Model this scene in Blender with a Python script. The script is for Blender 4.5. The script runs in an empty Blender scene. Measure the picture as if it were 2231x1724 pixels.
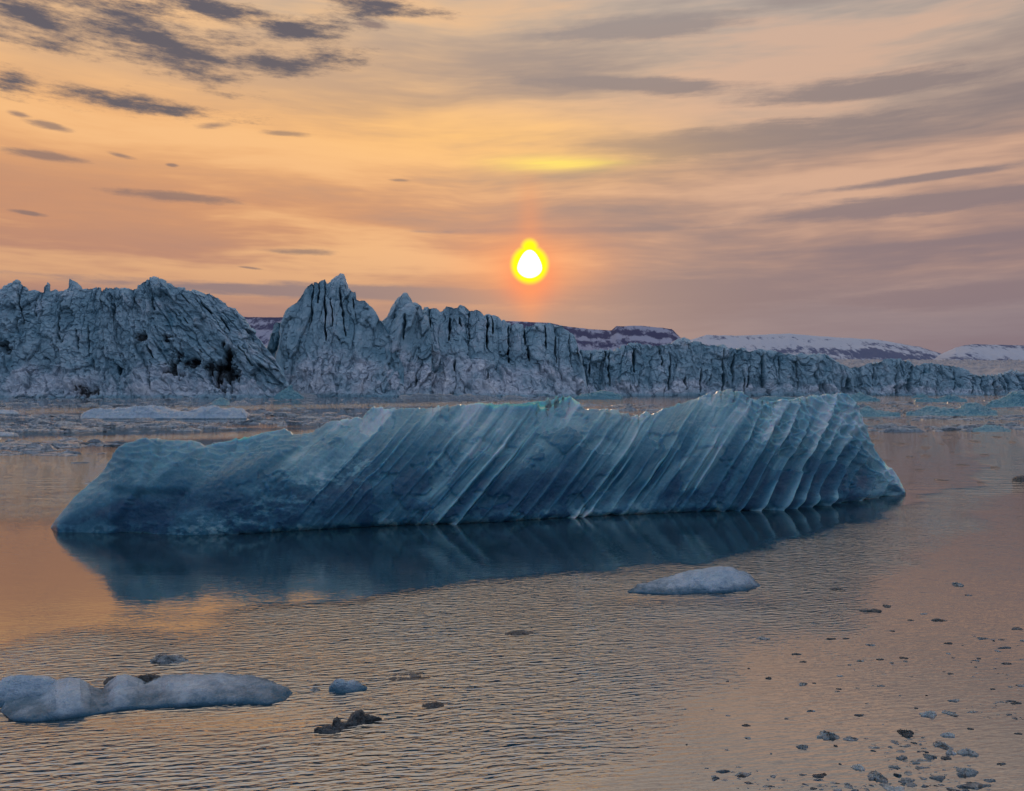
import bpy, math, random
import numpy as np

random.seed(7)
SC = bpy.context.scene
COL = SC.collection

# ------------------------------------------------------------------ camera
# The camera stands 5 m above the water, level, looking along +Y.
PW, PH = 2231.0, 1724.0          # photograph size
F = 1700.0                       # focal length in photograph pixels
CX, HZ, CH = PW / 2, 842.0, 5.0  # centre column, horizon row, eye height

cam_data = bpy.data.cameras.new('camera')
cam = bpy.data.objects.new('camera', cam_data)
COL.objects.link(cam)
cam.location = (0, 0, CH)
cam.rotation_euler = (math.radians(90), 0, 0)
cam_data.sensor_width = 36.0
cam_data.lens = 36.0 * F / PW
cam_data.shift_y = -(PH / 2 - HZ) / PW
cam_data.clip_start = 0.1
cam_data.clip_end = 30000
SC.camera = cam

# ------------------------------------------------------------------ colour management
SC.view_settings.view_transform = 'Standard'
SC.view_settings.look = 'None'
SC.view_settings.exposure = 0.2
SC.view_settings.gamma = 1.0
SC.view_settings.use_curve_mapping = False
SC.cycles.use_denoising = True
SC.cycles.max_bounces = 5
SC.cycles.diffuse_bounces = 2
SC.cycles.glossy_bounces = 3
SC.cycles.adaptive_threshold = 0.035
SC.cycles.adaptive_min_samples = 16

SUN_AZ = math.atan((1154 - CX) / F)
SUN_EL = math.atan((HZ - 577) / F)


def lin(r, g, b):
    f = lambda c: (c / 255 / 12.92) if c <= 10 else ((c / 255 + 0.055) / 1.055) ** 2.4
    return (f(r), f(g), f(b))


# ------------------------------------------------------------------ node helper
class NT:
    def __init__(self, tree):
        self.t = tree
        self.t.nodes.clear()

    def n(self, kind, **kw):
        nd = self.t.nodes.new(kind)
        for k, v in kw.items():
            setattr(nd, k, v)
        return nd

    def link(self, a, b):
        self.t.links.new(a, b)

    def put(self, sock, v):
        if v is None:
            return
        if hasattr(v, 'is_linked') or isinstance(v, bpy.types.NodeSocket):
            self.link(v, sock)
        elif isinstance(v, (tuple, list)) and len(v) == 3 and sock.type == 'RGBA':
            sock.default_value = (*v, 1)
        else:
            sock.default_value = v

    def m(self, op, a, b=None, c=None, clamp=False):
        nd = self.n('ShaderNodeMath', operation=op)
        nd.use_clamp = clamp
        self.put(nd.inputs[0], a)
        self.put(nd.inputs[1], b)
        if c is not None:
            self.put(nd.inputs[2], c)
        return nd.outputs[0]

    def add(self, a, b): return self.m('ADD', a, b)
    def sub(self, a, b): return self.m('SUBTRACT', a, b)
    def mul(self, a, b): return self.m('MULTIPLY', a, b)
    def div(self, a, b): return self.m('DIVIDE', a, b)

    def ss(self, v, lo, hi, o0=0.0, o1=1.0):
        nd = self.n('ShaderNodeMapRange', interpolation_type='SMOOTHSTEP')
        self.put(nd.inputs[0], v)
        nd.inputs[1].default_value, nd.inputs[2].default_value = lo, hi
        nd.inputs[3].default_value, nd.inputs[4].default_value = o0, o1
        return nd.outputs[0]

    def mix(self, f, a, b, blend='MIX'):
        nd = self.n('ShaderNodeMix', data_type='RGBA', blend_type=blend)
        self.put(nd.inputs[0], f)
        self.put(nd.inputs[6], a)
        self.put(nd.inputs[7], b)
        return nd.outputs[2]

    def xyz(self, x, y, z=0.0):
        nd = self.n('ShaderNodeCombineXYZ')
        for i, v in enumerate((x, y, z)):
            self.put(nd.inputs[i], v)
        return nd.outputs[0]

    def sep(self, v):
        nd = self.n('ShaderNodeSeparateXYZ')
        self.link(v, nd.inputs[0])
        return nd.outputs

    def noise(self, vec, scale, detail=4, rough=0.55, dist=0.0, dims='3D'):
        nd = self.n('ShaderNodeTexNoise', noise_dimensions=dims)
        if vec is not None:
            self.link(vec, nd.inputs['Vector'])
        nd.inputs['Scale'].default_value = scale
        nd.inputs['Detail'].default_value = detail
        nd.inputs['Roughness'].default_value = rough
        nd.inputs['Distortion'].default_value = dist
        return nd.outputs[0]

    def ramp(self, f, stops, interp='EASE'):
        nd = self.n('ShaderNodeValToRGB')
        nd.color_ramp.interpolation = interp
        el = nd.color_ramp.elements
        while len(el) < len(stops):
            el.new(0.5)
        for e, (p, c) in zip(el, stops):
            e.position = p
            e.color = (*c, 1)
        self.put(nd.inputs[0], f)
        return nd.outputs[0]

    def gauss(self, d2):
        """exp(-d2)"""
        return self.m('EXPONENT', self.mul(d2, -1.0))


# ------------------------------------------------------------------ world: low sun behind a thin high veil of cloud
def build_world():
    w = bpy.data.worlds.new('World')
    SC.world = w
    w.use_nodes = True
    w.cycles.sampling_method = 'MANUAL'
    w.cycles.sample_map_resolution = 256
    N = NT(w.node_tree)
    out = N.n('ShaderNodeOutputWorld')
    bg = N.n('ShaderNodeBackground')       # the half of the sky round the sun
    bg2 = N.n('ShaderNodeBackground')      # the half away from it, plainer
    mx = N.n('ShaderNodeMixShader')
    N.link(bg.outputs[0], mx.inputs[1])
    N.link(bg2.outputs[0], mx.inputs[2])
    N.link(mx.outputs[0], out.inputs[0])
    tc = N.n('ShaderNodeTexCoord')
    D = tc.outputs['Generated']
    x, y, z = N.sep(D)
    deg = 180 / math.pi
    el = N.mul(N.m('ARCSINE', z), deg)                       # elevation in degrees
    az = N.mul(N.m('ARCTAN2', x, y), deg)                    # azimuth from the view axis, + to the right
    e60 = N.m('DIVIDE', N.m('ABSOLUTE', el), 60.0, clamp=True)
    ae = N.xyz(az, el, 0.0)

    def vm(op, a, b, c=None):
        nd = N.n('ShaderNodeVectorMath', operation=op)
        N.put(nd.inputs[0], a); N.put(nd.inputs[1], b)
        if c is not None: N.put(nd.inputs[2], c)
        return nd
    def noise2(vec, sx, sy, off, detail, rough=0.55):
        v = vm('MULTIPLY_ADD', vec, (sx, sy, 0), (off, off * 1.7, 0)).outputs[0]
        return N.noise(v, 1.0, detail, rough, 0.0, '2D')

    # clear air
    sky = N.n('ShaderNodeTexSky', sky_type='NISHITA')
    sky.sun_disc = False
    sky.sun_elevation = SUN_EL
    sky.sun_rotation = SUN_AZ
    sky.air_density = 1.4
    sky.dust_density = 2.0
    clear = N.mix(1.0, sky.outputs[0], (0.05, 0.05, 0.05), 'MULTIPLY')

    # veil of high cloud, tinted by the light that reaches it
    warm = N.ramp(e60, [
        (0.00, lin(140, 118, 124)), (0.075, lin(160, 128, 124)), (0.13, lin(184, 138, 118)),
        (0.20, lin(208, 152, 114)), (0.29, lin(238, 184, 128)), (0.36, lin(228, 186, 142)),
        (0.43, lin(208, 180, 152)), (0.62, lin(224, 208, 188)), (1.0, lin(222, 212, 200))])
    grey = N.ramp(e60, [
        (0.00, lin(128, 122, 136)), (0.08, lin(138, 127, 137)), (0.15, lin(176, 144, 134)),
        (0.24, lin(184, 152, 138)), (0.32, lin(184, 164, 152)), (0.40, lin(178, 166, 158)), (0.48, lin(194, 184, 174)), (1.0, lin(212, 206, 198))])
    right = N.ss(az, -14, 20)
    veil = N.mix(right, warm, grey)

    wob = noise2(ae, 0.05, 0.09, 0.0, 2)
    aew = N.xyz(az, N.add(el, N.mul(wob, 1.6)), 0.0)
    s2 = noise2(aew, 0.030, 0.22, 9.1, 5, 0.6)
    s3 = noise2(aew, 0.060, 0.95, 21.0, 4, 0.6)
    cn = noise2(ae, 0.19, 0.90, 1.7, 6, 0.70)
    streak = N.add(N.mul(s2, 0.84), N.mul(s3, 0.16))
    dark = N.mul(N.ss(streak, 0.42, 0.66), N.ss(az, -30, 18, 0.22, 1.0))
    dcol = N.ramp(e60, [
        (0.0, lin(124, 114, 128)), (0.14, lin(136, 120, 128)), (0.3, lin(140, 128, 130)),
        (0.45, lin(156, 146, 144)), (1.0, lin(164, 160, 158))])
    veil = N.mix(dark, veil, dcol)
    light = N.mul(N.ss(streak, 0.52, 0.34), N.ss(el, 3, 10, 0.0, 0.6))
    veil = N.mix(light, veil, N.mix(right, lin(248, 198, 142), lin(222, 182, 156)))

    def where(px, py):
        u, v = (px - CX) / F, (HZ - py) / F
        return math.degrees(math.atan(u)), math.degrees(math.atan(v * math.cos(math.atan(u))))

    def blobs(items):
        """distance, in units of each patch's own half-size, to the nearest of several cloud patches"""
        acc, coords = None, {}
        for px, py, hw, hh, t in items:
            if t not in coords:
                coords[t] = ae if t == 0 else N.xyz(az, N.add(el, N.mul(az, t)), 0.0)
            a0, e0 = where(px, py)
            sa, se = hw / F * 57.3 * math.cos(math.radians(a0)) ** 2, hh / F * 57.3
            q = vm('MULTIPLY_ADD', coords[t], (1 / sa, 1 / se, 0), (-a0 / sa, -(e0 + t * a0) / se, 0)).outputs[0]
            d = vm('LENGTH', q, None).outputs['Value']
            acc = d if acc is None else N.m('MINIMUM', acc, d)
        return acc

    # broken dark clouds high on the left
    d = blobs([(330, 75, 215, 58, 0.16), (70, 45, 130, 42, 0.0), (460, 20, 260, 22, 0.0), (610, 138, 165, 24, -0.12),
               (290, 230, 190, 17, 0.0), (640, 66, 130, 22, 0.16), (840, 15, 100, 24, 0.0), (30, 180, 60, 20, 0.0)])
    veil = N.mix(N.mul(N.ss(N.add(d, N.mul(N.sub(cn, 0.5), 3.6)), 1.45, 0.05), 1.0), veil, lin(98, 94, 104))
    # thin lens clouds
    d = blobs([(660, 549, 95, 8, 0.0), (545, 584, 30, 3, 0.06), (470, 273, 55, 9, -0.12), (620, 291, 60, 7, -0.03),
               (110, 274, 60, 8, 0.10), (60, 464, 46, 5, 0.06), (260, 338, 42, 6, 0.10), (872, 393, 28, 4, 0.0),
               (40, 249, 36, 6, 0.06), (812, 54, 40, 8, 0.06), (390, 430, 170, 12, 0.0), (100, 340, 110, 10, 0.0), (375, 360, 16, 4, 0.0)])
    veil = N.mix(N.mul(N.ss(N.add(d, N.mul(N.sub(cn, 0.5), 1.5)), 1.1, 0.3), 0.72), veil, lin(122, 108, 112))
    # long grey bars on the right
    d = blobs([(1700, 296, 480, 34, -0.03), (1500, 324, 340, 9, 0.0), (2050, 440, 560, 20, 0.0), (1280, 502, 330, 10, 0.0),
               (1900, 190, 320, 26, 0.05), (1420, 190, 330, 18, 0.10), (1520, 640, 440, 34, 0.0), (2050, 650, 360, 26, 0.0),
               (2000, 390, 280, 9, -0.03), (1400, 60, 260, 26, 0.0), (1900, 540, 300, 8, 0.0), (800, 640, 700, 18, 0.0)])
    bar = N.ss(N.add(d, N.add(N.mul(N.sub(s3, 0.5), 1.5), N.mul(N.sub(cn, 0.5), 1.0))), 1.22, 0.45)
    veil = N.mix(N.mul(bar, 0.92), veil, dcol)

    # glow round the sun, the bright gap above it and the faint pillar
    sa0, se0 = math.degrees(SUN_AZ), math.degrees(SUN_EL)
    da = N.sub(az, sa0)
    de = N.sub(el, se0)
    da2, de2 = N.mul(da, da), N.mul(de, de)
    d2 = N.add(da2, de2)
    glow = N.gauss(N.div(N.add(N.mul(da2, 0.25), de2), 7.0))
    veil = N.mix(N.mul(glow, 0.55), veil, lin(252, 150, 84))
    dl = N.add(de, 0.9)
    veil = N.mix(N.mul(N.gauss(N.div(N.add(da2, N.mul(dl, dl)), 3.2)), 0.8), veil, lin(250, 118, 80))
    pil = N.mul(N.gauss(N.div(da2, 0.9)), N.ss(N.m('ABSOLUTE', N.add(de, -0.5)), 8.0, 2.0, 0.0, 0.28))
    veil = N.mix(pil, veil, lin(250, 146, 88))
    g2 = N.gauss(N.add(N.m('POWER', blobs([(1090, 310, 360, 62, 0.06)]), 2.0), N.mul(N.sub(s2, 0.5), 3.0)))
    veil = N.mix(N.m('MULTIPLY', g2, 0.55, clamp=True), veil, lin(255, 202, 122))
    g1 = N.gauss(N.add(N.m('POWER', blobs([(1205, 356, 120, 15, 0.0)]), 2.0), N.mul(N.sub(s3, 0.5), 2.5)))
    veil = N.mix(N.m('MULTIPLY', g1, 0.7, clamp=True), veil, lin(255, 232, 110))
    veil = N.mix(1.0, veil, N.ramp(e60, [(0.0, (0.92, 0.86, 0.84)), (0.25, (0.93, 0.87, 0.81)), (0.48, (0.90, 0.88, 0.87)), (1.0, (0.95, 0.94, 0.92))], 'LINEAR'), 'MULTIPLY')
    col = N.mix(0.05, veil, clear)

    # the sun itself seen through the veil: burnt out, taller than wide
    dt = N.add(de, -1.22)
    shape = N.m('MINIMUM', N.sub(N.m('SQRT', d2), 1.08), N.sub(N.m('SQRT', N.add(da2, N.mul(dt, dt))), 0.32))
    col = N.mix(N.ss(shape, 0.50, 0.0), col, (1.05, 0.90, 0.01))
    dc = N.add(de, -0.05)
    core = N.sub(N.m('SQRT', N.add(N.mul(da2, N.ss(de, -0.6, 1.3, 1.0, 2.4)), N.mul(dc, dc))), 0.92)
    col = N.mix(N.ss(core, 0.14, -0.06), col, (3.0, 2.9, 2.6))
    N.link(col, bg.inputs[0])
    bg.inputs[1].default_value = 1.0

    # away from the sun the same veil is lit by blue sky only
    b0 = N.ramp(N.m('DIVIDE', N.m('ABSOLUTE', el), 90.0, clamp=True), [
        (0.0, lin(122, 134, 156)), (0.25, lin(152, 168, 194)), (0.6, lin(184, 196, 216)), (1.0, lin(194, 202, 216))], 'LINEAR')
    N.link(N.mix(0.25, b0, clear), bg2.inputs[0])
    bg2.inputs[1].default_value = 1.0
    cosb = N.add(N.mul(x, math.sin(SUN_AZ)), N.mul(y, math.cos(SUN_AZ)))
    N.link(N.ss(cosb, 0.50, -0.05), mx.inputs[0])


build_world()

sun_data = bpy.data.lights.new('sun', 'SUN')
sun_data.energy = 0.6
sun_data.color = (1.0, 0.66, 0.40)
sun_data.angle = math.radians(2.0)
sun = bpy.data.objects.new('sun', sun_data)
COL.objects.link(sun)
sun.rotation_euler = (math.radians(90) - SUN_EL, 0, math.radians(180) - SUN_AZ)
sun.location = (0, 0, 60)


# ------------------------------------------------------------------ numpy noise
def _hash(ix, iy, iz, seed):
    h = (ix.astype(np.int64) * 374761393 + iy.astype(np.int64) * 668265263 +
         iz.astype(np.int64) * 2147483647 + seed * 974634777) & 0xFFFFFFFF
    h = ((h ^ (h >> 13)) * 1274126177) & 0xFFFFFFFF
    h = ((h ^ (h >> 16)) * 2246822519) & 0xFFFFFFFF
    return ((h ^ (h >> 15)) & 0xFFFFFF) / float(0xFFFFFF)


def vn(x, y, z=None, seed=0):
    """value noise in -1..1"""
    x, y = np.asarray(x, float), np.asarray(y, float)
    x, y = np.broadcast_arrays(x, y)
    ix, iy = np.floor(x), np.floor(y)
    fx, fy = x - ix, y - iy
    sx = fx * fx * fx * (fx * (fx * 6 - 15) + 10)
    sy = fy * fy * fy * (fy * (fy * 6 - 15) + 10)
    zz = np.zeros_like(ix) if z is None else np.floor(np.broadcast_to(z, x.shape))

    def plane(iz):
        a = _hash(ix, iy, iz, seed); b = _hash(ix + 1, iy, iz, seed)
        c = _hash(ix, iy + 1, iz, seed); d = _hash(ix + 1, iy + 1, iz, seed)
        return (a + (b - a) * sx) * (1 - sy) + (c + (d - c) * sx) * sy
    r = plane(zz)
    if z is not None:
        fz = z - zz
        sz = fz * fz * (3 - 2 * fz)
        r = r * (1 - sz) + plane(zz + 1) * sz
    return r * 2 - 1


def fbm(x, y, z=None, octaves=4, seed=0, gain=0.5):
    t, a, s = 0.0, 1.0, 0.0
    ca, sa = math.cos(0.6), math.sin(0.6)
    for i in range(octaves):
        t = t + a * vn(x, y, z, seed + i * 17)
        s += a
        x, y = (x * ca - y * sa) * 2.03 + 5.2, (x * sa + y * ca) * 2.03 - 3.1
        z = None if z is None else z * 2.03 + 1.7
        a *= gain
    return t / s


def fbm_axis(x, y, octaves=4, seed=0, gain=0.5):
    """fbm without octave rotation, for stretched grain"""
    t, a, s = 0.0, 1.0, 0.0
    for i in range(octaves):
        t = t + a * vn(x, y, None, seed + i * 17)
        s += a
        x, y = x * 2.03 + 5.2, y * 2.03 - 3.1
        a *= gain
    return t / s


def cells(x, y, seed=0):
    """nearest jittered cell: returns F1, F2, hash, local dx, local dy"""
    x, y = np.broadcast_arrays(np.asarray(x, float), np.asarray(y, float))
    ix, iy = np.floor(x), np.floor(y)
    zero = np.zeros_like(ix)
    f1 = np.full(x.shape, 9.0); f2 = np.full(x.shape, 9.0)
    hid = np.zeros(x.shape); lx = np.zeros(x.shape); ly = np.zeros(x.shape)
    for dx in (-1, 0, 1):
        for dy in (-1, 0, 1):
            cx = ix + dx + _hash(ix + dx, iy + dy, zero, seed)
            cy = iy + dy + _hash(ix + dx, iy + dy, zero, seed + 1)
            d = np.hypot(x - cx, y - cy)
            near = d < f1
            f2 = np.where(near, f1, np.minimum(f2, d))
            hid = np.where(near, _hash(ix + dx, iy + dy, zero, seed + 2), hid)
            lx = np.where(near, x - cx, lx); ly = np.where(near, y - cy, ly)
            f1 = np.where(near, d, f1)
    return f1, f2, hid, lx, ly


def sst(v, lo, hi):
    t = np.clip((v - lo) / (hi - lo), 0, 1)
    return t * t * (3 - 2 * t)


def pl(points, x):
    p = sorted(points)
    return np.interp(x, [a for a, _ in p], [b for _, b in p])


# ------------------------------------------------------------------ mesh helpers
def mesh_from_grid(name, P, attrs=None, smooth=True):
    """P: rows x cols x 3"""
    nr, nc = P.shape[:2]
    idx = np.arange(nr * nc).reshape(nr, nc)
    q = np.stack([idx[:-1, :-1], idx[:-1, 1:], idx[1:, 1:], idx[1:, :-1]], -1).reshape(-1, 4)
    me = bpy.data.meshes.new(name)
    me.vertices.add(nr * nc)
    me.vertices.foreach_set('co', P.reshape(-1).astype(np.float32))
    me.loops.add(q.size)
    me.loops.foreach_set('vertex_index', q.reshape(-1).astype(np.int32))
    me.polygons.add(len(q))
    me.polygons.foreach_set('loop_start', np.arange(0, q.size, 4, dtype=np.int32))
    me.polygons.foreach_set('loop_total', np.full(len(q), 4, dtype=np.int32))
    me.polygons.foreach_set('use_smooth', np.full(len(q), smooth))
    me.update(calc_edges=True)
    for k, v in (attrs or {}).items():
        a = me.attributes.new(k, 'FLOAT', 'POINT')
        a.data.foreach_set('value', np.broadcast_to(v, (nr, nc)).reshape(-1).astype(np.float32))
    me.validate()
    return me


def mesh_from_lists(name, verts, faces, smooth=False, attrs=None):
    me = bpy.data.meshes.new(name)
    me.from_pydata([tuple(v) for v in verts], [], [tuple(f) for f in faces])
    me.polygons.foreach_set('use_smooth', np.full(len(me.polygons), smooth))
    for k, v in (attrs or {}).items():
        a = me.attributes.new(k, 'FLOAT', 'POINT')
        a.data.foreach_set('value', np.asarray(v, dtype=np.float32))
    me.update()
    return me


def put(name, me, mat, parent=None, loc=None):
    o = bpy.data.objects.new(name, me)
    COL.objects.link(o)
    if mat is not None and me is not None and not me.materials:
        me.materials.append(mat)
    if parent is not None:
        o.parent = parent
    if loc is not None:
        o.location = loc
    return o


def tag(o, label=None, category=None, group=None, kind=None):
    if label: o['label'] = label
    if category: o['category'] = category
    if group: o['group'] = group
    if kind: o['kind'] = kind
    return o


def wpt(px, py, z=0.0):
    """a photographed point lying at height z, in the scene"""
    Y = F * (CH - z) / (py - HZ)
    return ((px - CX) / F * Y, Y, z)


def grid_normals(P):
    du = np.gradient(P, axis=1)
    dv = np.gradient(P, axis=0)
    n = np.cross(du, dv)
    return n / np.maximum(np.linalg.norm(n, axis=-1, keepdims=True), 1e-9)


def relief_body(xs, top, base, setback, thick, nf, nb, profile=None, back=None, disp=None, keel=0.5, base_depth=None, crest=None, crest_pow=9):
    """A solid ridge of ice: a front face rising from its waterline to a crest that stands `setback` metres
    behind it, and a back that falls away over `thick` metres.  Returns points, displaced by disp()."""
    u = (xs - CX) / F
    if base_depth is None:
        yw = pl(base, xs)
        Yb = F * CH / (yw - HZ)
    else:
        Yb = pl(base_depth, xs)
        yw = HZ + F * CH / Yb
    yt = np.minimum(pl(top, xs), yw - 0.3)
    hgt = (yw - yt) / max(1e-6, (yw - yt).max())
    S = setback(xs) if callable(setback) else setback * np.clip(hgt * 1.6, 0.05, 1)
    T = thick(xs) if callable(thick) else thick * np.clip(hgt * 1.6, 0.08, 1)
    Yc = Yb + S
    Zc = CH - (yt - HZ) / F * Yc
    prof = profile or (lambda v, x: v ** 1.5)
    v = np.linspace(0, 1, nf)[:, None]
    Yf = Yb[None] + S[None] * prof(v, xs[None])
    Zf = Zc[None] * v + 0 * Yf
    cz = 0 if crest is None else -(crest / F * Yc)[None]
    Zf = Zf + cz * v ** crest_pow
    w = np.linspace(0, 1, nb + 1)[1:, None]
    bk = back or (lambda w: 1 - w ** 1.4)
    Ybk = Yc[None] + T[None] * w
    Zbk = (Zc[None] + cz) * bk(w) - keel * w ** 6
    Yk = Yb[None] + 0.15 * np.minimum(1.0, S[None])
    Y = np.concatenate([Yk, Yf, Ybk], 0)
    Z = np.concatenate([np.full((1, len(xs)), -keel), Zf, Zbk], 0)
    V = np.concatenate([np.zeros((1, len(xs))), v + 0 * Yf, 1 + w + 0 * Ybk], 0)
    P = np.stack([u[None] * Y, Y, Z], -1)
    PX = np.broadcast_to(xs[None], Y.shape)
    PY = HZ - F * (Z - CH) / Y
    attrs = {}
    if disp is not None:
        N = grid_normals(P)
        d, attrs = disp(P, PX, PY, np.broadcast_to(yw[None], Y.shape), V)
        fade = np.ones(len(xs)); k = max(2, len(xs) // 60)
        fade[:k] = np.linspace(0.1, 1, k); fade[-k:] = np.linspace(1, 0.1, k)
        P = P + N * (d * fade[None])[..., None]
    return P, attrs


# ------------------------------------------------------------------ materials
def new_mat(name):
    m = bpy.data.materials.new(name)
    m.use_nodes = True
    return m, NT(m.node_tree)


def principled(N, **kw):
    out = N.n('ShaderNodeOutputMaterial')
    p = N.n('ShaderNodeBsdfPrincipled')
    N.link(p.outputs[0], out.inputs[0])
    for k, v in kw.items():
        N.put(p.inputs[k], v)
    return p


def attr(N, name):
    a = N.n('ShaderNodeAttribute')
    a.attribute_name = name
    return a.outputs['Fac']


def bump(N, h, strength, dist):
    b = N.n('ShaderNodeBump')
    b.inputs['Strength'].default_value = strength
    b.inputs['Distance'].default_value = dist
    N.link(h, b.inputs['Height'])
    return b.outputs[0]


def mat_berg():
    m, N = new_mat('blue_glacier_ice')
    g = N.n('ShaderNodeNewGeometry').outputs['Position']
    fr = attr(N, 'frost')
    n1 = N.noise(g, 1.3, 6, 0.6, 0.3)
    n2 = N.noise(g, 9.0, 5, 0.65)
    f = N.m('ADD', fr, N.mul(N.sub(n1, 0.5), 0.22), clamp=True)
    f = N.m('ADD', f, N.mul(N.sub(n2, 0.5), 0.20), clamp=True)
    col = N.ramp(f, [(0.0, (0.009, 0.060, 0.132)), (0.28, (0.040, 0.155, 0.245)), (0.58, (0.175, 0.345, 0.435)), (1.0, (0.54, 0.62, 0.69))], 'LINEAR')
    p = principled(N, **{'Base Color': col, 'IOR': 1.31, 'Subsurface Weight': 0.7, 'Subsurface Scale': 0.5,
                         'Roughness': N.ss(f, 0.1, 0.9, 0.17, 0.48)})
    p.inputs['Subsurface Radius'].default_value = (0.12, 0.55, 0.9)
    h = N.add(N.mul(n2, 0.5), N.mul(N.noise(g, 30.0, 4, 0.68), 0.45))
    N.link(bump(N, h, 0.35, 0.06), p.inputs['Normal'])
    return m


def mat_floe(name, c0, c1, dirt_shading=None, wet_shading=None, wet_shading_top=0.1):
    m, N = new_mat(name)
    g = N.n('ShaderNodeNewGeometry').outputs['Position']
    n1 = N.noise(g, 3.0, 5, 0.62, 0.3)
    n2 = N.noise(g, 30.0, 5, 0.7)
    col = N.mix(N.ss(N.add(N.mul(n1, 0.55), N.mul(n2, 0.45)), 0.36, 0.64), c0, c1)
    if wet_shading:
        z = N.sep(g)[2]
        col = N.mix(N.ss(N.add(z, N.mul(N.sub(n1, 0.5), wet_shading_top * 1.2)), wet_shading_top, 0.0), col, wet_shading)  # shaded lower sides painted in, together with wet blue ice at the waterline
    if dirt_shading:
        col = N.mix(N.ss(N.noise(g, 7.0, 4, 0.65, 0.5), 0.52, 0.62, 0.0, 0.85), col, dirt_shading)
    p = principled(N, **{'Base Color': col, 'IOR': 1.31, 'Subsurface Weight': 0.3, 'Subsurface Scale': 0.06, 'Roughness': 0.22})
    p.inputs['Subsurface Radius'].default_value = (0.3, 0.6, 0.9)
    N.link(bump(N, N.add(n2, N.mul(n1, 0.6)), 0.7, 0.03), p.inputs['Normal'])
    return m


def mat_glacier():
    m, N = new_mat('glacier_ice')
    g = N.n('ShaderNodeNewGeometry').outputs['Position']
    fr, di = attr(N, 'frost'), attr(N, 'dirt_shading')
    n1 = N.noise(g, 0.16, 5, 0.65, 0.4)
    n2 = N.noise(g, 0.9, 4, 0.65)
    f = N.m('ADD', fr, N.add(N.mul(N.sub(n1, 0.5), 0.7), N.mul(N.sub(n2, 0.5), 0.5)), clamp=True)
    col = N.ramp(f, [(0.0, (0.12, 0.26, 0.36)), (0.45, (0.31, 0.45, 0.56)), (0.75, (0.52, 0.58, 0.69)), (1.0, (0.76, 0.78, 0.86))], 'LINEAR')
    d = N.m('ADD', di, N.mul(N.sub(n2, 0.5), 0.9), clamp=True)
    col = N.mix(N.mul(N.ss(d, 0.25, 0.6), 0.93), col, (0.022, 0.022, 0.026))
    tan = N.ss(n1, 0.60, 0.74, 0.0, 0.4)
    col = N.mix(tan, col, (0.36, 0.32, 0.31))
    p = principled(N, **{'Base Color': col, 'IOR': 1.31, 'Roughness': 0.5})
    N.link(bump(N, N.add(n2, N.mul(N.noise(g, 3.0, 3, 0.65), 0.5)), 0.55, 1.2), p.inputs['Normal'])
    return m


def mat_glacier_top():
    m, N = new_mat('crevassed_snow')
    g = N.n('ShaderNodeNewGeometry').outputs['Position']
    di = attr(N, 'dirt_shading')
    n2 = N.noise(g, 0.12, 5, 0.65, 0.3)
    col = N.mix(N.ss(n2, 0.35, 0.65), (0.24, 0.25, 0.30), (0.40, 0.38, 0.42))
    col = N.mix(N.ss(N.add(di, N.mul(N.sub(n2, 0.5), 0.8)), 0.25, 0.6), col, (0.15, 0.17, 0.22))
    principled(N, **{'Base Color': col, 'Roughness': 0.7})
    return m


def mat_hill(name, snow, rock, zlo, zhi):
    m, N = new_mat(name)
    g = N.n('ShaderNodeNewGeometry').outputs['Position']
    x, y, z = N.sep(g)
    rk = attr(N, 'rock')
    n1 = N.noise(N.xyz(N.mul(x, 0.012), N.mul(y, 0.004), N.mul(z, 0.03)), 1.0, 7, 0.66, 0.5)
    n2 = N.noise(N.xyz(N.mul(x, 0.05), N.mul(y, 0.01), N.mul(z, 0.05)), 1.0, 5, 0.65)
    f = N.add(rk, N.add(N.mul(N.sub(n1, 0.5), 1.3), N.mul(N.sub(n2, 0.5), 1.5)))
    col = N.mix(N.ss(f, 0.36, 0.68), snow, rock)
    principled(N, **{'Base Color': col, 'Roughness': 0.85, 'Specular IOR Level': 0.1})
    return m


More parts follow.
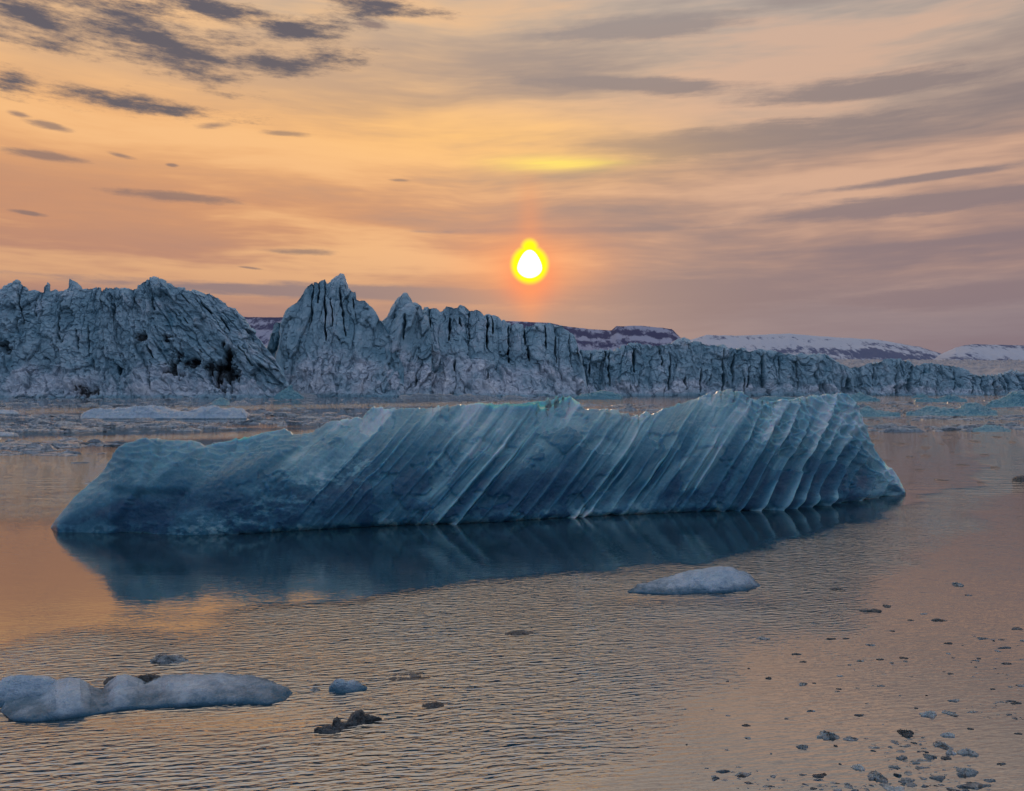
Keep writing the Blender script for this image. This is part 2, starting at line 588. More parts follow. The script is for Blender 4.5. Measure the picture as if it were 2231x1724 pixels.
def mat_water():
    m, N = new_mat('fjord_water')
    g = N.n('ShaderNodeNewGeometry').outputs['Position']
    x, y, z = N.sep(g)
    rip = attr(N, 'ripple')
    # short wind ripples running away from the camera, slightly oblique
    xr = N.add(N.mul(x, 0.98), N.mul(y, 0.17))
    yr = N.sub(N.mul(y, 0.98), N.mul(x, 0.17))
    w0 = N.noise(N.xyz(N.mul(x, 0.5), N.mul(y, 0.5)), 1.0, 2, 0.5, 0, '2D')
    r1 = N.noise(N.xyz(N.mul(xr, 2.4), N.add(N.mul(yr, 12.5), N.mul(w0, 3.0))), 1.0, 2, 0.45, 0.25, '2D')
    r2 = N.noise(N.xyz(N.mul(x, 5.5), N.mul(y, 15.0)), 1.0, 1, 0.5, 0.0, '2D')
    r3 = N.noise(N.xyz(N.mul(x, 0.35), N.mul(y, 0.9)), 1.0, 2, 0.5, 0.0, '2D')
    h = N.mul(N.add(N.mul(r1, 0.046), N.mul(r2, 0.018)), rip)
    h = N.add(h, N.mul(r3, 0.005))
    # longer wavelets where the wind has more room
    r4 = N.noise(N.xyz(N.mul(x, 0.45), N.mul(y, 2.2)), 1.0, 2, 0.5, 0.0, '2D')
    r5 = N.noise(N.xyz(N.mul(x, 0.07), N.mul(y, 0.42)), 1.0, 2, 0.5, 0.0, '2D')
    h = N.add(h, N.mul(rip, N.add(N.mul(N.mul(r4, 0.16), N.ss(y, 27, 42)), N.mul(N.mul(r5, 0.5), N.ss(y, 60, 110)))))
    b = N.n('ShaderNodeBump')
    b.inputs['Strength'].default_value = 1.0
    b.inputs['Distance'].default_value = 1.0
    N.link(h, b.inputs['Height'])
    p = principled(N, **{'Base Color': (0.012, 0.036, 0.052), 'Roughness': 0.025, 'IOR': 5.4})
    N.link(b.outputs[0], p.inputs['Normal'])
    return m


M_BERG = mat_berg()
M_GLAC = mat_glacier()
M_GTOP = mat_glacier_top()
M_FLOE = mat_floe('white_floe_ice', (0.24, 0.34, 0.46), (0.40, 0.50, 0.62), wet_shading=(0.035, 0.11, 0.18), wet_shading_top=0.20)
M_CHIP = mat_floe('clear_ice', (0.08, 0.11, 0.14), (0.36, 0.39, 0.42), (0.03, 0.04, 0.05))
M_DARK = mat_floe('dirty_ice', (0.035, 0.045, 0.055), (0.12, 0.13, 0.145), (0.015, 0.018, 0.022))
M_TEAL = mat_floe('teal_ice', (0.05, 0.19, 0.27), (0.20, 0.38, 0.46))
M_PALE = mat_floe('pale_ice', (0.20, 0.24, 0.28), (0.50, 0.53, 0.56))
M_BRASH = mat_floe('brash_ice', (0.05, 0.09, 0.13), (0.42, 0.47, 0.54))


# ------------------------------------------------------------------ water
def build_water():
    ys = np.concatenate([np.linspace(-60, 4, 12), np.linspace(5, 40, 210), np.linspace(41, 120, 120),
                         np.geomspace(122, 700, 60), np.array([1200, 4000, 12000])])
    xs = np.concatenate([-np.geomspace(12000, 85, 16), np.linspace(-80, -32, 30), np.linspace(-31, 31, 190),
                         np.linspace(32, 80, 30), np.geomspace(85, 12000, 16)])
    X, Y = np.meshgrid(xs, ys)
    wx = X + 1.6 * fbm(X / 4, Y / 4, seed=3)
    wy = Y + 1.6 * fbm(X / 4, Y / 4, seed=5)
    r = np.ones_like(X)
    r *= 0.10 + 0.90 * sst(-(wx - (1.2 + (wy - 9.6) * 0.84)), -0.6, 2.2)          # calm water to the right
    shore = 19.9 + 0.47 * wx + 0.018 * wx ** 2                                   # lee of the berg
    near = sst(shore - wy, -0.4, 1.0)
    r *= 0.03 + 0.97 * np.maximum(near, sst(Y, 33, 75) * 0.45)
    pocket = sst(-wx, 4.6, 7.2) * sst(wy, 13.6, 15.6) * (Y < 27)
    r *= 1 - 0.92 * pocket
    far = sst(Y, 27, 33) * sst(-(X + 5 - (Y - 30) * 0.0), -2, 4)                 # open water behind the berg, left
    r = np.maximum(r, far * 0.9)
    farR = sst(Y, 70, 110)
    r = np.maximum(r, farR * (0.35 + 0.5 * fbm(X / 30, Y / 14, seed=9)))
    lane = np.exp(-((HZ + F * CH / np.maximum(Y, 1) - (898 - (CX + F * X / np.maximum(Y, 1)) * 0.018)) / 4.5) ** 2)
    pyw = HZ + F * CH / np.maximum(Y, 1)
    pxw = CX + F * X / np.maximum(Y, 1)
    lane = np.maximum(lane, np.exp(-((pyw - (962 - pxw * 0.028)) / 5) ** 2))
    farL = sst(Y, 52, 66) * (X < 12)
    r = r * (1 - farL) + farL * (0.10 + 0.25 * fbm(X / 40, Y / 7, seed=14) + 1.1 * lane)
    r = np.maximum(r, 0.04 + 0.03 * fbm(X / 3, Y / 6, seed=12) + 0.14 * sst(X - 1.2 - (Y - 9.6) * 0.55, 0, 3) * sst(Y, 12, 22))
    for fx0, fx1, fy in ((3, 637, 1560), (1367, 1657, 1300)):                      # floes damp the ripples at their side
        ax, ay, _ = wpt(fx0, fy); bx, by, _ = wpt(fx1, fy)
        dx = np.maximum(np.maximum(ax - X, X - bx), 0); dy = np.abs(Y - (ay - 0.2))
        r *= 1 - 0.75 * np.exp(-(np.hypot(dx, dy) / 0.7) ** 2)
    r *= np.where(Y < 40, 0.95 + 0.55 * fbm(X / 2.2, Y / 1.6, octaves=3, seed=19), 1.0)
    P = np.stack([X, Y, np.zeros_like(X)], -1)
    me = mesh_from_grid('fjord_water', P, {'ripple': np.clip(r, 0.03, 1.6)})
    tag(put('fjord_water', me, mat_water()), kind='structure')


build_water()


# ------------------------------------------------------------------ hills behind the glacier
def hill(name, top, depth, setback, rockfn, mat, x0, x1, rough=10, zbase=-1, seed=1):
    xs = np.linspace(x0, x1, int((x1 - x0) / 2.2))
    u = (xs - CX) / F
    yt = pl(top, xs) + 0.9 * fbm(xs / 14, xs * 0, octaves=3, seed=seed)
    nf = 60
    v = np.linspace(0, 1, nf)[:, None]
    Yc = depth + setback
    Zc = CH + (HZ - yt) / F * Yc
    Yf = depth + setback * v + 0 * xs[None]
    Zf = zbase + (Zc[None] - zbase) * (v ** 0.85)
    w = np.linspace(0, 1, 9)[1:, None]
    Yb = Yc + setback * 1.2 * w + 0 * xs[None]
    Zb = Zc[None] * (1 - 0.8 * w)
    Y = np.concatenate([Yf, Yb]); Z = np.concatenate([Zf, Zb])
    V = np.concatenate([v + 0 * Yf, 1 + w + 0 * Yb])
    X = u[None] * Y
    n = fbm(X / 90, Y / 160, octaves=5, seed=seed)
    gul = 1 - np.abs(fbm_axis(X / 45, Y / 400, 4, seed + 5)) * 2
    amp = np.clip(np.sin(np.clip(V, 0, 1) * math.pi), 0, 1)
    Z = Z + amp * (n * rough + gul * rough * 0.5)
    me = mesh_from_grid(name, np.stack([X, Y, Z], -1), {'rock': rockfn(X, Y, Z, V, xs)})
    return tag(put(name, me, mat), kind='structure')


M_H1 = mat_hill('hazy_snowy_rock', (0.34, 0.35, 0.48), (0.072, 0.074, 0.15), 0, 200)  # blue-violet haze of distance is mixed into both hills' snow and rock colours
M_H2 = mat_hill('hazy_snowfield', (0.48, 0.50, 0.60), (0.12, 0.14, 0.24), 0, 200)

hill('mesa_hill', [(-200, 700), (480, 690), (620, 692), (850, 700), (1000, 697), (1092, 699), (1144, 701), (1199, 704), (1226, 710),
                   (1281, 717), (1332, 720), (1343, 711), (1398, 710), (1464, 717), (1474, 727), (1485, 738), (1505, 745), (1560, 775), (1640, 812)],
     2300, 320, lambda X, Y, Z, V, xs: 0.44 + 0.16 * sst(V, 0.72, 0.86) + 0.16 * np.sin(V * 30 + X / 300), M_H1, -200, 1640, rough=12, seed=31)
hill('snow_dome_hill', [(1430, 790), (1480, 752), (1502, 741), (1540, 730), (1601, 732), (1719, 727), (1804, 734), (1908, 740), (2002, 756), (2050, 770), (2090, 790), (2130, 806)],
     3300, 600, lambda X, Y, Z, V, xs: 0.20 + 0.34 * sst(V, 0.30, 0.45) * (1 - sst(V, 0.66, 0.78)) * sst(np.broadcast_to(xs, X.shape), 1620, 1720) + 0.30 * sst(np.broadcast_to(xs, X.shape), 1800, 1960) + 0.14 * np.sin(V * 24 + X / 260),
     M_H2, 1430, 2130, rough=14, seed=41)
hill('snow_ridge_hill', [(2010, 800), (2050, 772), (2083, 757), (2116, 750), (2168, 751), (2231, 753), (2330, 748), (2450, 765)],
     3000, 400, lambda X, Y, Z, V, xs: 0.36 + 0.25 * np.sin(V * 9 + X / 120), M_H2, 2010, 2450, rough=18, seed=51)


# ------------------------------------------------------------------ glacier front
glacier = put('glacier', None, None, loc=(0, 380, 0))
tag(glacier, 'long blue-grey glacier front with jagged seracs across the far side of the water', 'glacier')


def gput(name, P, attrs, label=None, mat=None):
    P = P - np.array([0, 380, 0])
    o = put(name, mesh_from_grid(name, P, attrs, smooth=False), mat or M_GLAC, parent=glacier)
    if label: o['label'] = label
    return o


# the dark crevasses one can pick out: column, upper row, lower row, half width, drift to the right going down
CRACKS = [(682, 612, 700, 2.2, -4), (675, 690, 720, 1.6, -4), (707, 615, 742, 3.0, 3), (741, 632, 732, 2.6, 12), (693, 615, 660, 1.4, 0), (722, 650, 712, 1.2, 4),
          (770, 650, 700, 1.5, 8), (884, 690, 742, 3.0, -3), (868, 668, 705, 1.8, -12), (981, 690, 742, 3.2, -2), (1001, 690, 712, 2.0, 4), (1061, 690, 760, 3.2, 1), (1070, 690, 730, 1.5, 5),
          (1107, 712, 790, 3.0, 3), (1143, 706, 752, 2.6, 0), (1150, 752, 786, 2.4, 6), (1065, 805, 828, 2.4, 0), (991, 788, 812, 2.4, -2), (841, 760, 782, 2.4, 0), (910, 818, 842, 2.6, -6),
          (935, 675, 720, 1.6, 2), (1022, 680, 750, 1.6, 2), (1187, 710, 760, 1.8, 5), (1210, 715, 790, 1.8, 4), (1240, 730, 800, 1.6, 6),
          (1382, 760, 812, 4.0, -2), (1575, 764, 860, 3.2, 0), (1601, 770, 830, 2.4, -2), (1618, 808, 858, 2.0, 3), (1630, 802, 850, 2.2, -4), (1526, 800, 855, 2.0, 0), (1493, 822, 852, 1.8, 0),
          (1440, 760, 800, 2.0, 3), (1460, 770, 850, 1.5, -3), (1660, 770, 850, 1.6, 2), (1700, 775, 830, 1.8, -3), (1735, 780, 850, 1.5, 3), (1325, 770, 840, 1.8, 2), (1285, 772, 820, 1.6, 0),
          (1985, 795, 850, 2.4, -2), (1950, 790, 850, 1.6, 2), (1905, 800, 855, 1.6, -2), (2040, 800, 858, 1.6, 2), (2080, 805, 855, 1.6, 0), (2120, 822, 858, 2.0, 0), (2140, 825, 858, 1.6, 2), (2190, 822, 858, 1.6, 0),
          (128, 684, 775, 2.2, 1), (190, 708, 775, 2.2, 2), (200, 774, 806, 2.2, 6), (167, 718, 762, 1.6, 3), (136, 655, 680, 2.4, -1), (329, 645, 675, 2.6, 4), (255, 795, 812, 2.4, 1),
          (324, 808, 848, 2.2, 5), (40, 640, 700, 1.6, 10), (75, 650, 700, 2.0, 6), (240, 640, 700, 1.4, 6), (318, 752, 780, 2.6, 16), (395, 640, 660, 2.4, 18), (440, 660, 685, 2.4, 22), (480, 690, 720, 2.4, 20),
          (520, 758, 800, 2.0, 34), (400, 690, 705, 2.0, 10), (435, 760, 768, 2.0, 6)]


def glacier_disp(seed, rib=1.0, crumble=1.0, crack=1.0, slant=0.0, frost=0.45, holes=None, apron=0.35, tall=1.0, fine=1.0):
    def fn(P, PX, PY, YW, V):
        X, Z = P[..., 0], P[..., 2]
        sl = slant(PX) if callable(slant) else slant
        Xs = X + sl * Z
        xw = Xs + 3.5 * fbm(Xs / 22, Z / 30, seed=seed)
        low = 1 - sst(V, apron * 0.7, apron * 1.3)
        low = np.clip(low + 0.5 * fbm(X / 12, Z / 12, seed=seed + 20) * np.exp(-((V - apron) / 0.2) ** 2), 0, 1)
        zf = 0.30 + 0.70 * (1 - low)
        d = 3.6 * rib * zf * fbm_axis(xw / 13, Z / 70, 4, seed + 1)
        d += 1.0 * rib * zf * (1 - 2 * np.abs(fbm_axis(xw / 5.0, Z / 40, 3, seed + 2)))
        # broken facets: tall slabs above, blocks below
        for sx, sz, a, gr in ((6.5, 20.0, 2.2, 0.25), (2.8, 5.5, 1.15, 0.2), (1.5, 2.2, 0.6, 0.1)):
            f1, f2, h, lx, ly = cells(xw / sx + 0.3 * fbm(X / 5, Z / 5, seed=seed + 3), Z / (sz * tall) + 0.25 * fbm(X / 4, Z / 4, seed=seed + 4), seed + int(sx * 10))
            h2 = (h * 7.31) % 1.0
            a = a if sx > 5 else a * (fine + (1 - fine) * low)
            d += a * ((h - 0.5) * 1.3 + (h2 - 0.5) * 2.0 * lx + ((h * 3.7) % 1 - 0.75) * 1.6 * ly)
            d -= a * gr * (1 - sst(f2 - f1, 0.0, 0.14))
        # rubble
        d += crumble * (0.5 * fine + 1.3 * low) * fbm(X / 4.2, Z / 3.2, octaves=5, seed=seed + 6, gain=0.66)
        d += crumble * low * 2.6 * fbm(X / 13, Z / 8, octaves=4, seed=seed + 7)
        # crevasses: narrow, deep, mostly upright
        slot = np.zeros_like(X)
        wig = 3.2 * fbm_axis(PX / 60, PY / 17, 3, seed + 8)
        for (cx, y0, y1, hw, dr) in CRACKS:
            if cx < PX.min() - 5 or cx > PX.max() + 5:
                continue
            j0, j1 = np.searchsorted(PX[0], [cx - abs(dr) - 14, cx + abs(dr) + 14])
            sub = np.s_[:, j0:j1]
            t = (PY[sub] - y0) / (y1 - y0)
            c = np.abs(PX[sub] - (cx + dr * np.clip(t, 0, 1)) - wig[sub])
            wdt = hw * (0.45 + 0.55 * np.sin(np.clip(t, 0, 1) * math.pi)) * (0.75 + 0.6 * vn(PY[sub] / 9, PX[sub] * 0, seed=int(cx)))
            k = (1 - sst(c, wdt * 0.45, wdt * 1.15 + 0.4)) * sst(t, -0.04, 0.06) * (1 - sst(t, 0.90, 1.04)) * (V[sub] <= 1.02)
            slot[sub] = np.maximum(slot[sub], k)
        d -= 5.5 * crack * slot
        # hairline cracks
        c = np.abs(vn(xw / 6.5, Z / 55, seed=seed + 18) + 0.18 * vn(xw / 3, Z / 9, seed=seed + 9))
        hair = (1 - sst(c, 0.015, 0.07)) * sst(vn(X / 10, Z / 16, seed=seed + 10), 0.0, 0.3) * (1 - low)
        d -= 1.3 * fine * hair
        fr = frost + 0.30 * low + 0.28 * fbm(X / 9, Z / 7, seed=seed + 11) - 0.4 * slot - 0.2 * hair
        fr += 0.12 * np.clip(d / 3.0, -1, 1)  # depth shading put into the colour: recesses darker, proud facets paler
        dirt_shading = 0.10 * slot  # shade inside the crevasses, painted as near-black colour
        if holes:
            for (hx, hy, rx, ry, dep) in holes:
                q = np.hypot((PX - hx) / rx, (PY - hy) / ry) + 1.7 * fbm(X / 2.6, Z / 3.4, octaves=5, seed=seed + 12, gain=0.65)
                k = 1 - sst(q, 0.35, 1.0)
                d -= dep * k
                dirt_shading = np.maximum(dirt_shading, k * 0.58)
        wet_shading = 1 - sst(Z, 0.3, 1.8)
        fr = fr - 0.35 * wet_shading
        d = d * np.clip(0.35 + V * 6, 0, 1)
        d = np.where(V > 1, d * 0.6, d)
        crest = np.exp(-((V - 1) / 0.05) ** 2)
        d = d * (1 - 0.6 * crest)
        return d, {'frost': np.clip(fr, 0, 1), 'dirt_shading': np.clip(dirt_shading, 0, 1)}
    return fn


def apron_profile(a, push):
    """share `push` of the setback is used up in the rubble apron below height a, the rest rises steeply"""
    return lambda v, x: np.where(v < a, push * (v / a) ** 1.15, push + (1 - push) * ((v - a) / (1 - a)) ** 1.3)


def section(name, top, d0, d1, setback, thick, seed, x0=None, x1=None, step=1.35, nf=150, apron=(0.3, 0.5), back=None, jag=1.0, **kw):
    x0 = top[0][0] if x0 is None else x0
    x1 = top[-1][0] if x1 is None else x1
    xs = np.linspace(x0, x1, max(24, int((x1 - x0) / step)))
    y = pl(top, xs)
    k = max(3, int(14 / (xs[1] - xs[0]))) | 1
    ker = np.hanning(k + 2)[1:-1]; ker /= ker.sum()
    ysm = np.convolve(np.pad(y, k // 2, mode='edge'), ker, 'valid')
    crest = y - ysm + jag * (1.8 * fbm(xs / 7, xs * 0, octaves=3, seed=seed + 90) + 2.2 * (np.floor(vn(xs / 8, xs * 0, seed=seed + 91) * 3) / 3) * (0.5 + 0.5 * vn(xs / 17, xs * 0, seed=seed + 92)))
    P, at = relief_body(xs, list(zip(xs, ysm)), None, setback, thick, nf, 14, profile=apron_profile(*apron),
                        back=back or (lambda w: 1 - 0.55 * w ** 1.2), disp=glacier_disp(seed, apron=apron[0], **kw), keel=2.0,
                        base_depth=[(x0, d0), (x1, d1)], crest=crest)
    return gput(name, P, at)


MASSIF = [(-260, 640), (-120, 618), (-40, 634), (0, 630), (21, 619), (36, 612), (52, 621), (62, 632), (81, 635), (127, 633), (175, 632), (203, 627), (215, 626), (220, 633), (233, 626),
          (247, 626), (268, 631), (299, 630), (306, 619), (319, 611), (336, 607), (354, 612), (378, 623), (412, 633), (440, 640),
          (460, 642), (481, 654), (498, 668), (515, 678), (529, 692), (549, 718), (577, 753), (597, 780), (618, 818), (630, 845), (642, 862)]
section('ice_massif', MASSIF, 338, 350, 16, 40, 101, nf=190, step=1.3, apron=(0.25, 0.45), rib=0.4, crumble=1.2, tall=0.6, fine=0.75, slant=lambda px: np.interp(px, [200, 330, 520], [0.05, 0.7, 0.9]), frost=0.36,
        holes=[(375, 800, 20, 28, 4), (415, 795, 34, 12, 3), (497, 765, 18, 24, 4), (494, 820, 26, 44, 5), (450, 797, 24, 14, 3), (370, 733, 14, 9, 4),
               (8, 752, 12, 18, 6), (310, 735, 12, 10, 3), (200, 850, 34, 14, 3)])['label'] = 'rounded massif with dark dirty hollows near its foot'
section('serac', [(88, 660), (93, 634), (96, 620), (105, 614), (108, 623), (110, 640), (116, 662)], 362, 362, 2, 6, 111, nf=60, step=0.9, jag=0.3, crack=0.3)
section('serac', [(138, 665), (148, 628), (151, 607), (161, 614), (172, 625), (177, 640), (184, 666)], 361, 361, 3, 7, 112, nf=60, step=0.9, jag=0.3, crack=0.3)

section('ice_cliff', [(586, 775), (591, 735), (596, 710), (603, 700), (618, 697), (626, 704), (632, 740), (640, 790)], 392, 392, 5, 20, 121, nf=90, crack=0.6, frost=0.2)
PEAK = [(596, 862), (602, 815), (606, 770), (612, 720), (620, 692), (625, 678), (649, 654), (660, 635), (673, 619), (690, 614), (709, 607), (713, 617), (728, 609), (744, 602), (751, 618),
        (757, 630), (771, 637), (774, 634), (777, 654), (793, 654), (800, 662), (814, 676), (824, 693), (835, 702), (848, 720), (860, 760), (880, 800)]
section('serac', PEAK, 372, 380, 15, 26, 131, nf=170, apron=(0.42, 0.6), slant=-0.06, crack=1.5, frost=0.32, fine=0.4)['label'] = 'twin-tipped serac, tallest of the glacier front'
TEETH = [(800, 790), (815, 740), (835, 700), (843, 693), (855, 669), (876, 645), (885, 641), (891, 650), (892, 661), (907, 664), (914, 678), (926, 690), (940, 730)]
section('serac', TEETH, 384, 384, 14, 22, 141, nf=150, apron=(0.42, 0.55), slant=-0.35, frost=0.32, fine=0.45)['label'] = 'leaning pointed serac'
section('ice_cliff', [(820, 800), (860, 735), (900, 684), (914, 678), (924, 678), (927, 673), (951, 671), (960, 680), (972, 668), (979, 666), (991, 670), (1003, 666), (1015, 668), (1024, 678), (1039, 673),
                      (1049, 680), (1054, 690), (1061, 686), (1085, 690), (1092, 700), (1106, 705), (1144, 710), (1178, 708), (1199, 705), (1226, 708), (1233, 717), (1247, 728),
                      (1257, 752), (1266, 775), (1272, 810), (1278, 848)],
        386, 398, 17, 40, 151, nf=160, apron=(0.42, 0.62), crack=1.4, slant=0.05, frost=0.40, fine=0.6)['label'] = 'fluted cliff of upright columns stepping down to the right'
section('ice_cliff', [(1235, 790), (1261, 764), (1294, 765), (1337, 765), (1365, 751), (1389, 748), (1427, 753), (1464, 746), (1483, 742), (1530, 749), (1568, 753), (1601, 758),
                      (1634, 765), (1653, 760), (1691, 767), (1729, 775), (1748, 772), (1781, 777), (1795, 771), (1814, 782), (1828, 793), (1845, 800), (1860, 815)],
        412, 424, 8, 60, 161, nf=100, apron=(0.25, 0.4), rib=0.75, crumble=0.7, crack=1.1, back=lambda w: 1 - 0.15 * w, frost=0.30)['label'] = 'straight dark columned cliff right of the stepped one'
section('ice_cliff', [(1810, 812), (1828, 798), (1861, 799), (1899, 791), (1936, 782), (1979, 786), (1993, 800), (2026, 791), (2073, 796), (2097, 803), (2125, 817), (2168, 819),
                      (2201, 810), (2231, 815), (2330, 808), (2450, 815)],
        428, 446, 7, 60, 171, nf=80, apron=(0.25, 0.4), rib=0.65, crumble=0.6, crack=0.9, back=lambda w: 1 - 0.15 * w, frost=0.30)['label'] = 'lowest cliff at the right end'


def glacier_surface():
    xs = np.linspace(-300, 2500, 900)
    Y = np.geomspace(448, 1500, 170)[:, None] + 0 * xs[None]
    X = (xs[None] - CX) / F * Y
    base = pl([(-300, 28), (1150, 28), (1300, 20), (1800, 13), (2500, 11)], xs)[None] + (Y - 470) * 0.033
    base = base - 12 * (1 - sst(Y, 450, 500))
    t = np.clip((Y - 470) / 1030, 0, 1)
    k = 1 - 2 * np.abs(fbm(X / 26 + 0.4 * Y / 60, Y / 46, octaves=3, seed=201))
    Z = base + k * (3.0 + 6 * t) + (2 + 4 * t) * fbm(X / 9, Y / 14, octaves=4, seed=203)
    P = np.stack([X, Y, Z], -1)
    fr = 0.60 + 0.25 * fbm(X / 12, Y / 25, seed=205)
    o = gput('glacier_surface', P, {'frost': np.clip(fr, 0, 1), 'dirt_shading': np.clip(0.5 * -k, 0, 1)}, mat=M_GTOP)  # crevasse troughs get their shade as a painted darker tone
    o['label'] = 'paler crevassed ice surface rising behind the cliffs'


glacier_surface()


# ------------------------------------------------------------------ the big fluted iceberg
B_TOP = [(110, 1151), (121, 1133), (162, 1083), (199, 1051), (231, 1023), (263, 991), (286, 973), (309, 964), (355, 961), (400, 961), (428, 964), (446, 973), (492, 960), (538, 950),
         (579, 942), (620, 936), (636, 943), (648, 950), (675, 945), (694, 934), (721, 920), (762, 915), (790, 913), (803, 897), (817, 889), (849, 893), (886, 891), (950, 890), (1000, 884),
         (1042, 879), (1092, 879), (1137, 877), (1183, 872), (1220, 865), (1247, 867), (1261, 879), (1275, 893), (1298, 895), (1320, 899), (1334, 893), (1348, 902), (1366, 908), (1389, 911),
         (1407, 902), (1419, 906), (1430, 899), (1439, 894), (1453, 890), (1472, 883), (1499, 874), (1517, 871), (1540, 862), (1554, 865), (1570, 858), (1591, 858), (1609, 865), (1627, 879),
         (1655, 883), (1678, 883), (1701, 877), (1723, 877), (1751, 874), (1774, 867), (1792, 865), (1829, 863), (1838, 874), (1852, 890), (1865, 906), (1877, 927), (1879, 945), (1893, 973),
         (1911, 991), (1916, 1000), (1934, 1014), (1950, 1030), (1957, 1041), (1966, 1057), (1974, 1074)]
B_BASE = [(110, 1152), (126, 1160), (249, 1161), (400, 1166), (538, 1165), (767, 1151), (1080, 1140), (1229, 1131), (1458, 1119), (1687, 1112), (1870, 1094), (1974, 1078)]


def berg_disp():
    rng = np.random.RandomState(5)
    knots = [300.0]
    while knots[-1] < 2150:
        k = knots[-1]
        sp = rng.choice([18, 26, 34, 44, 56]) * rng.uniform(0.85, 1.15) if k < 1560 else rng.uniform(30, 52)
        knots.append(k + sp)
    knots = np.array(knots)
    amp = rng.uniform(0.25, 1.0, len(knots)) ** 1.4
    kind = rng.uniform(0, 1, len(knots))

    def fn(P, PX, PY, YW, V):
        ph = np.radians(np.interp(PX, [300, 700, 1000, 1300, 1600, 1850], [38, 42, 48, 52, 56, 64]))
        rise = np.clip(YW - PY, -30, 400)
        xb = PX - rise / np.tan(ph)
        along = rise / np.sin(ph)
        xb = xb + 6 * fbm(xb / 90, along / 160, octaves=3, seed=301) + 2.0 * fbm(xb / 22, along / 60, octaves=3, seed=302)
        i = np.clip(np.searchsorted(knots, xb) - 1, 0, len(knots) - 2)
        sp = knots[i + 1] - knots[i]
        f = np.clip((xb - knots[i]) / sp, 0, 1)
        A = amp[i + 1]
        kd = kind[i + 1]
        saw = f ** 1.7 * (1 - sst(f, 1 - 5.0 / sp, 1.0))
        sym = np.exp(-((1 - f) * sp / 7.0) ** 2) + amp[i] / np.maximum(A, 0.1) * np.exp(-(f * sp / 7.0) ** 2) * 0.8
        # how long each rib runs, from the waterline up
        reach = 1 - sst(along, 120 + 330 * ((kd * 5.3) % 1), 230 + 380 * ((kd * 5.3) % 1))
        xm = np.interp(PX, [250, 520, 760, 950, 1250, 1600, 1800, 1974], [0.02, 0.04, 0.24, 0.60, 1.0, 0.9, 1.25, 0.9])
        v = np.clip(V, 0, 1)
        env = xm * (0.25 + 0.75 * reach) * (0.35 + 0.65 * (1 - sst(v, 0.55, 0.95)))
        env = env * (0.35 + 0.75 * sst(fbm(xb / 120, along / 110, octaves=3, seed=303), -0.35, 0.25))
        blade = sst(PX, 1560, 1680) * (1 - sst(v, 0.50, 0.66))
        mixk = np.where(kd > 0.55, 0.9, 0.25)
        mixk = np.maximum(mixk, blade)
        rib = A * (mixk * saw + (1 - mixk) * sym * 0.6)
        d = 0.60 * env * rib * (1 + 0.25 * blade)
        # thin secondary fluting
        d += 0.045 * np.interp(PX, [400, 700, 1000, 1974], [0.1, 0.6, 1, 1]) * fbm_axis(xb / 13, along / 260, 3, 305)
        # broad swells, shallow bites and broken patches
        d += 0.55 * fbm(xb / 240, along / 260, octaves=3, seed=306) * np.clip(v * 3 + 0.2, 0, 1)
        bite = sst(fbm(PX / 60, PY / 42, octaves=4, seed=307), 0.18, 0.34)
        d -= 0.10 * bite * sst(PX, 350, 700)
        d += 0.045 * fbm(PX / 16, PY / 12, octaves=5, seed=308, gain=0.6)
        # scalloped shoulder at the upper right
        sm = sst(PX + 0.35 * (1000 - PY), 1600, 1680) * sst(v, 0.42, 0.58)
        sx = (PX * 0.80 + PY * 0.60) / 30
        sy = (-PX * 0.60 + PY * 0.80) / 14
        f1, f2, h, lx, ly = cells(sx + 0.3 * fbm(PX / 30, PY / 30, seed=309), sy, 310)
        d += sm * (0.26 * np.clip(f1, 0, 1) ** 1.4 + 0.07 * (1 - sst(f2 - f1, 0, 0.25)))
        # wavelets of melt along the left crest, a crease below the nose
        tm = (1 - sst(PX, 560, 760)) * sst(v, 0.62, 0.85)
        g1, g2, h, lx, ly = cells(PX / 26 + PY / 60, PY / 11, 320)
        d += tm * 0.13 * np.clip(g1, 0, 1) ** 1.5
        crease = np.interp(PY, [960, 1000, 1070, 1110, 1165], [345, 338, 300, 268, 246]) + 10 * fbm(PY / 20, PX * 0, octaves=3, seed=321)
        d += 0.22 * (1 - sst(PX, crease - 10, crease + 6)) * sst(PX, 170, 250)
        fac = sst(PX, 245, 262) * (1 - sst(PX + 0.9 * (PY - 1060), 400, 440)) * sst(PY, 1058, 1075)
        d -= 0.18 * fac
        # undercut just above the waterline
        d -= 0.22 * np.exp(-(rise / 9.0) ** 2) * sst(PX, 350, 700)
        d = d * (0.25 + 0.75 * sst(PX, 150, 330))
        d = np.where(V > 1, d * np.clip(1.6 - (V - 1) * 2, 0, 1), d)
        d = d * (1 - 0.6 * np.exp(-((V - 1) / 0.03) ** 2))

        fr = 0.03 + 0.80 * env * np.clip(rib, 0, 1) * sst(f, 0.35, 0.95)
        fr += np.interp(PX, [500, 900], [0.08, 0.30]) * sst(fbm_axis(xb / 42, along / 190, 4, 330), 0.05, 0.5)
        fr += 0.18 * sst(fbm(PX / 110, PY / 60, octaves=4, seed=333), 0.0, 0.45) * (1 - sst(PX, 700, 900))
        fr += 0.40 * sst(v, 0.32, 0.95) + 0.06 * sst(v, 0.2, 0.5)  # glow of the upper face painted in, shaded foot left deep blue
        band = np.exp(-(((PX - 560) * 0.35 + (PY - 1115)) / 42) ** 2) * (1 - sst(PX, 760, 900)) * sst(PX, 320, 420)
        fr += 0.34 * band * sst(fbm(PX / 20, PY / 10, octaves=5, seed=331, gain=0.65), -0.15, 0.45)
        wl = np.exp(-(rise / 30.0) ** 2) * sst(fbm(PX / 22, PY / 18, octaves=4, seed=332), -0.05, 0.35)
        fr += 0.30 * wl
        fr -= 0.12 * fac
        fr += 0.14 * bite * sst(PX, 700, 800)
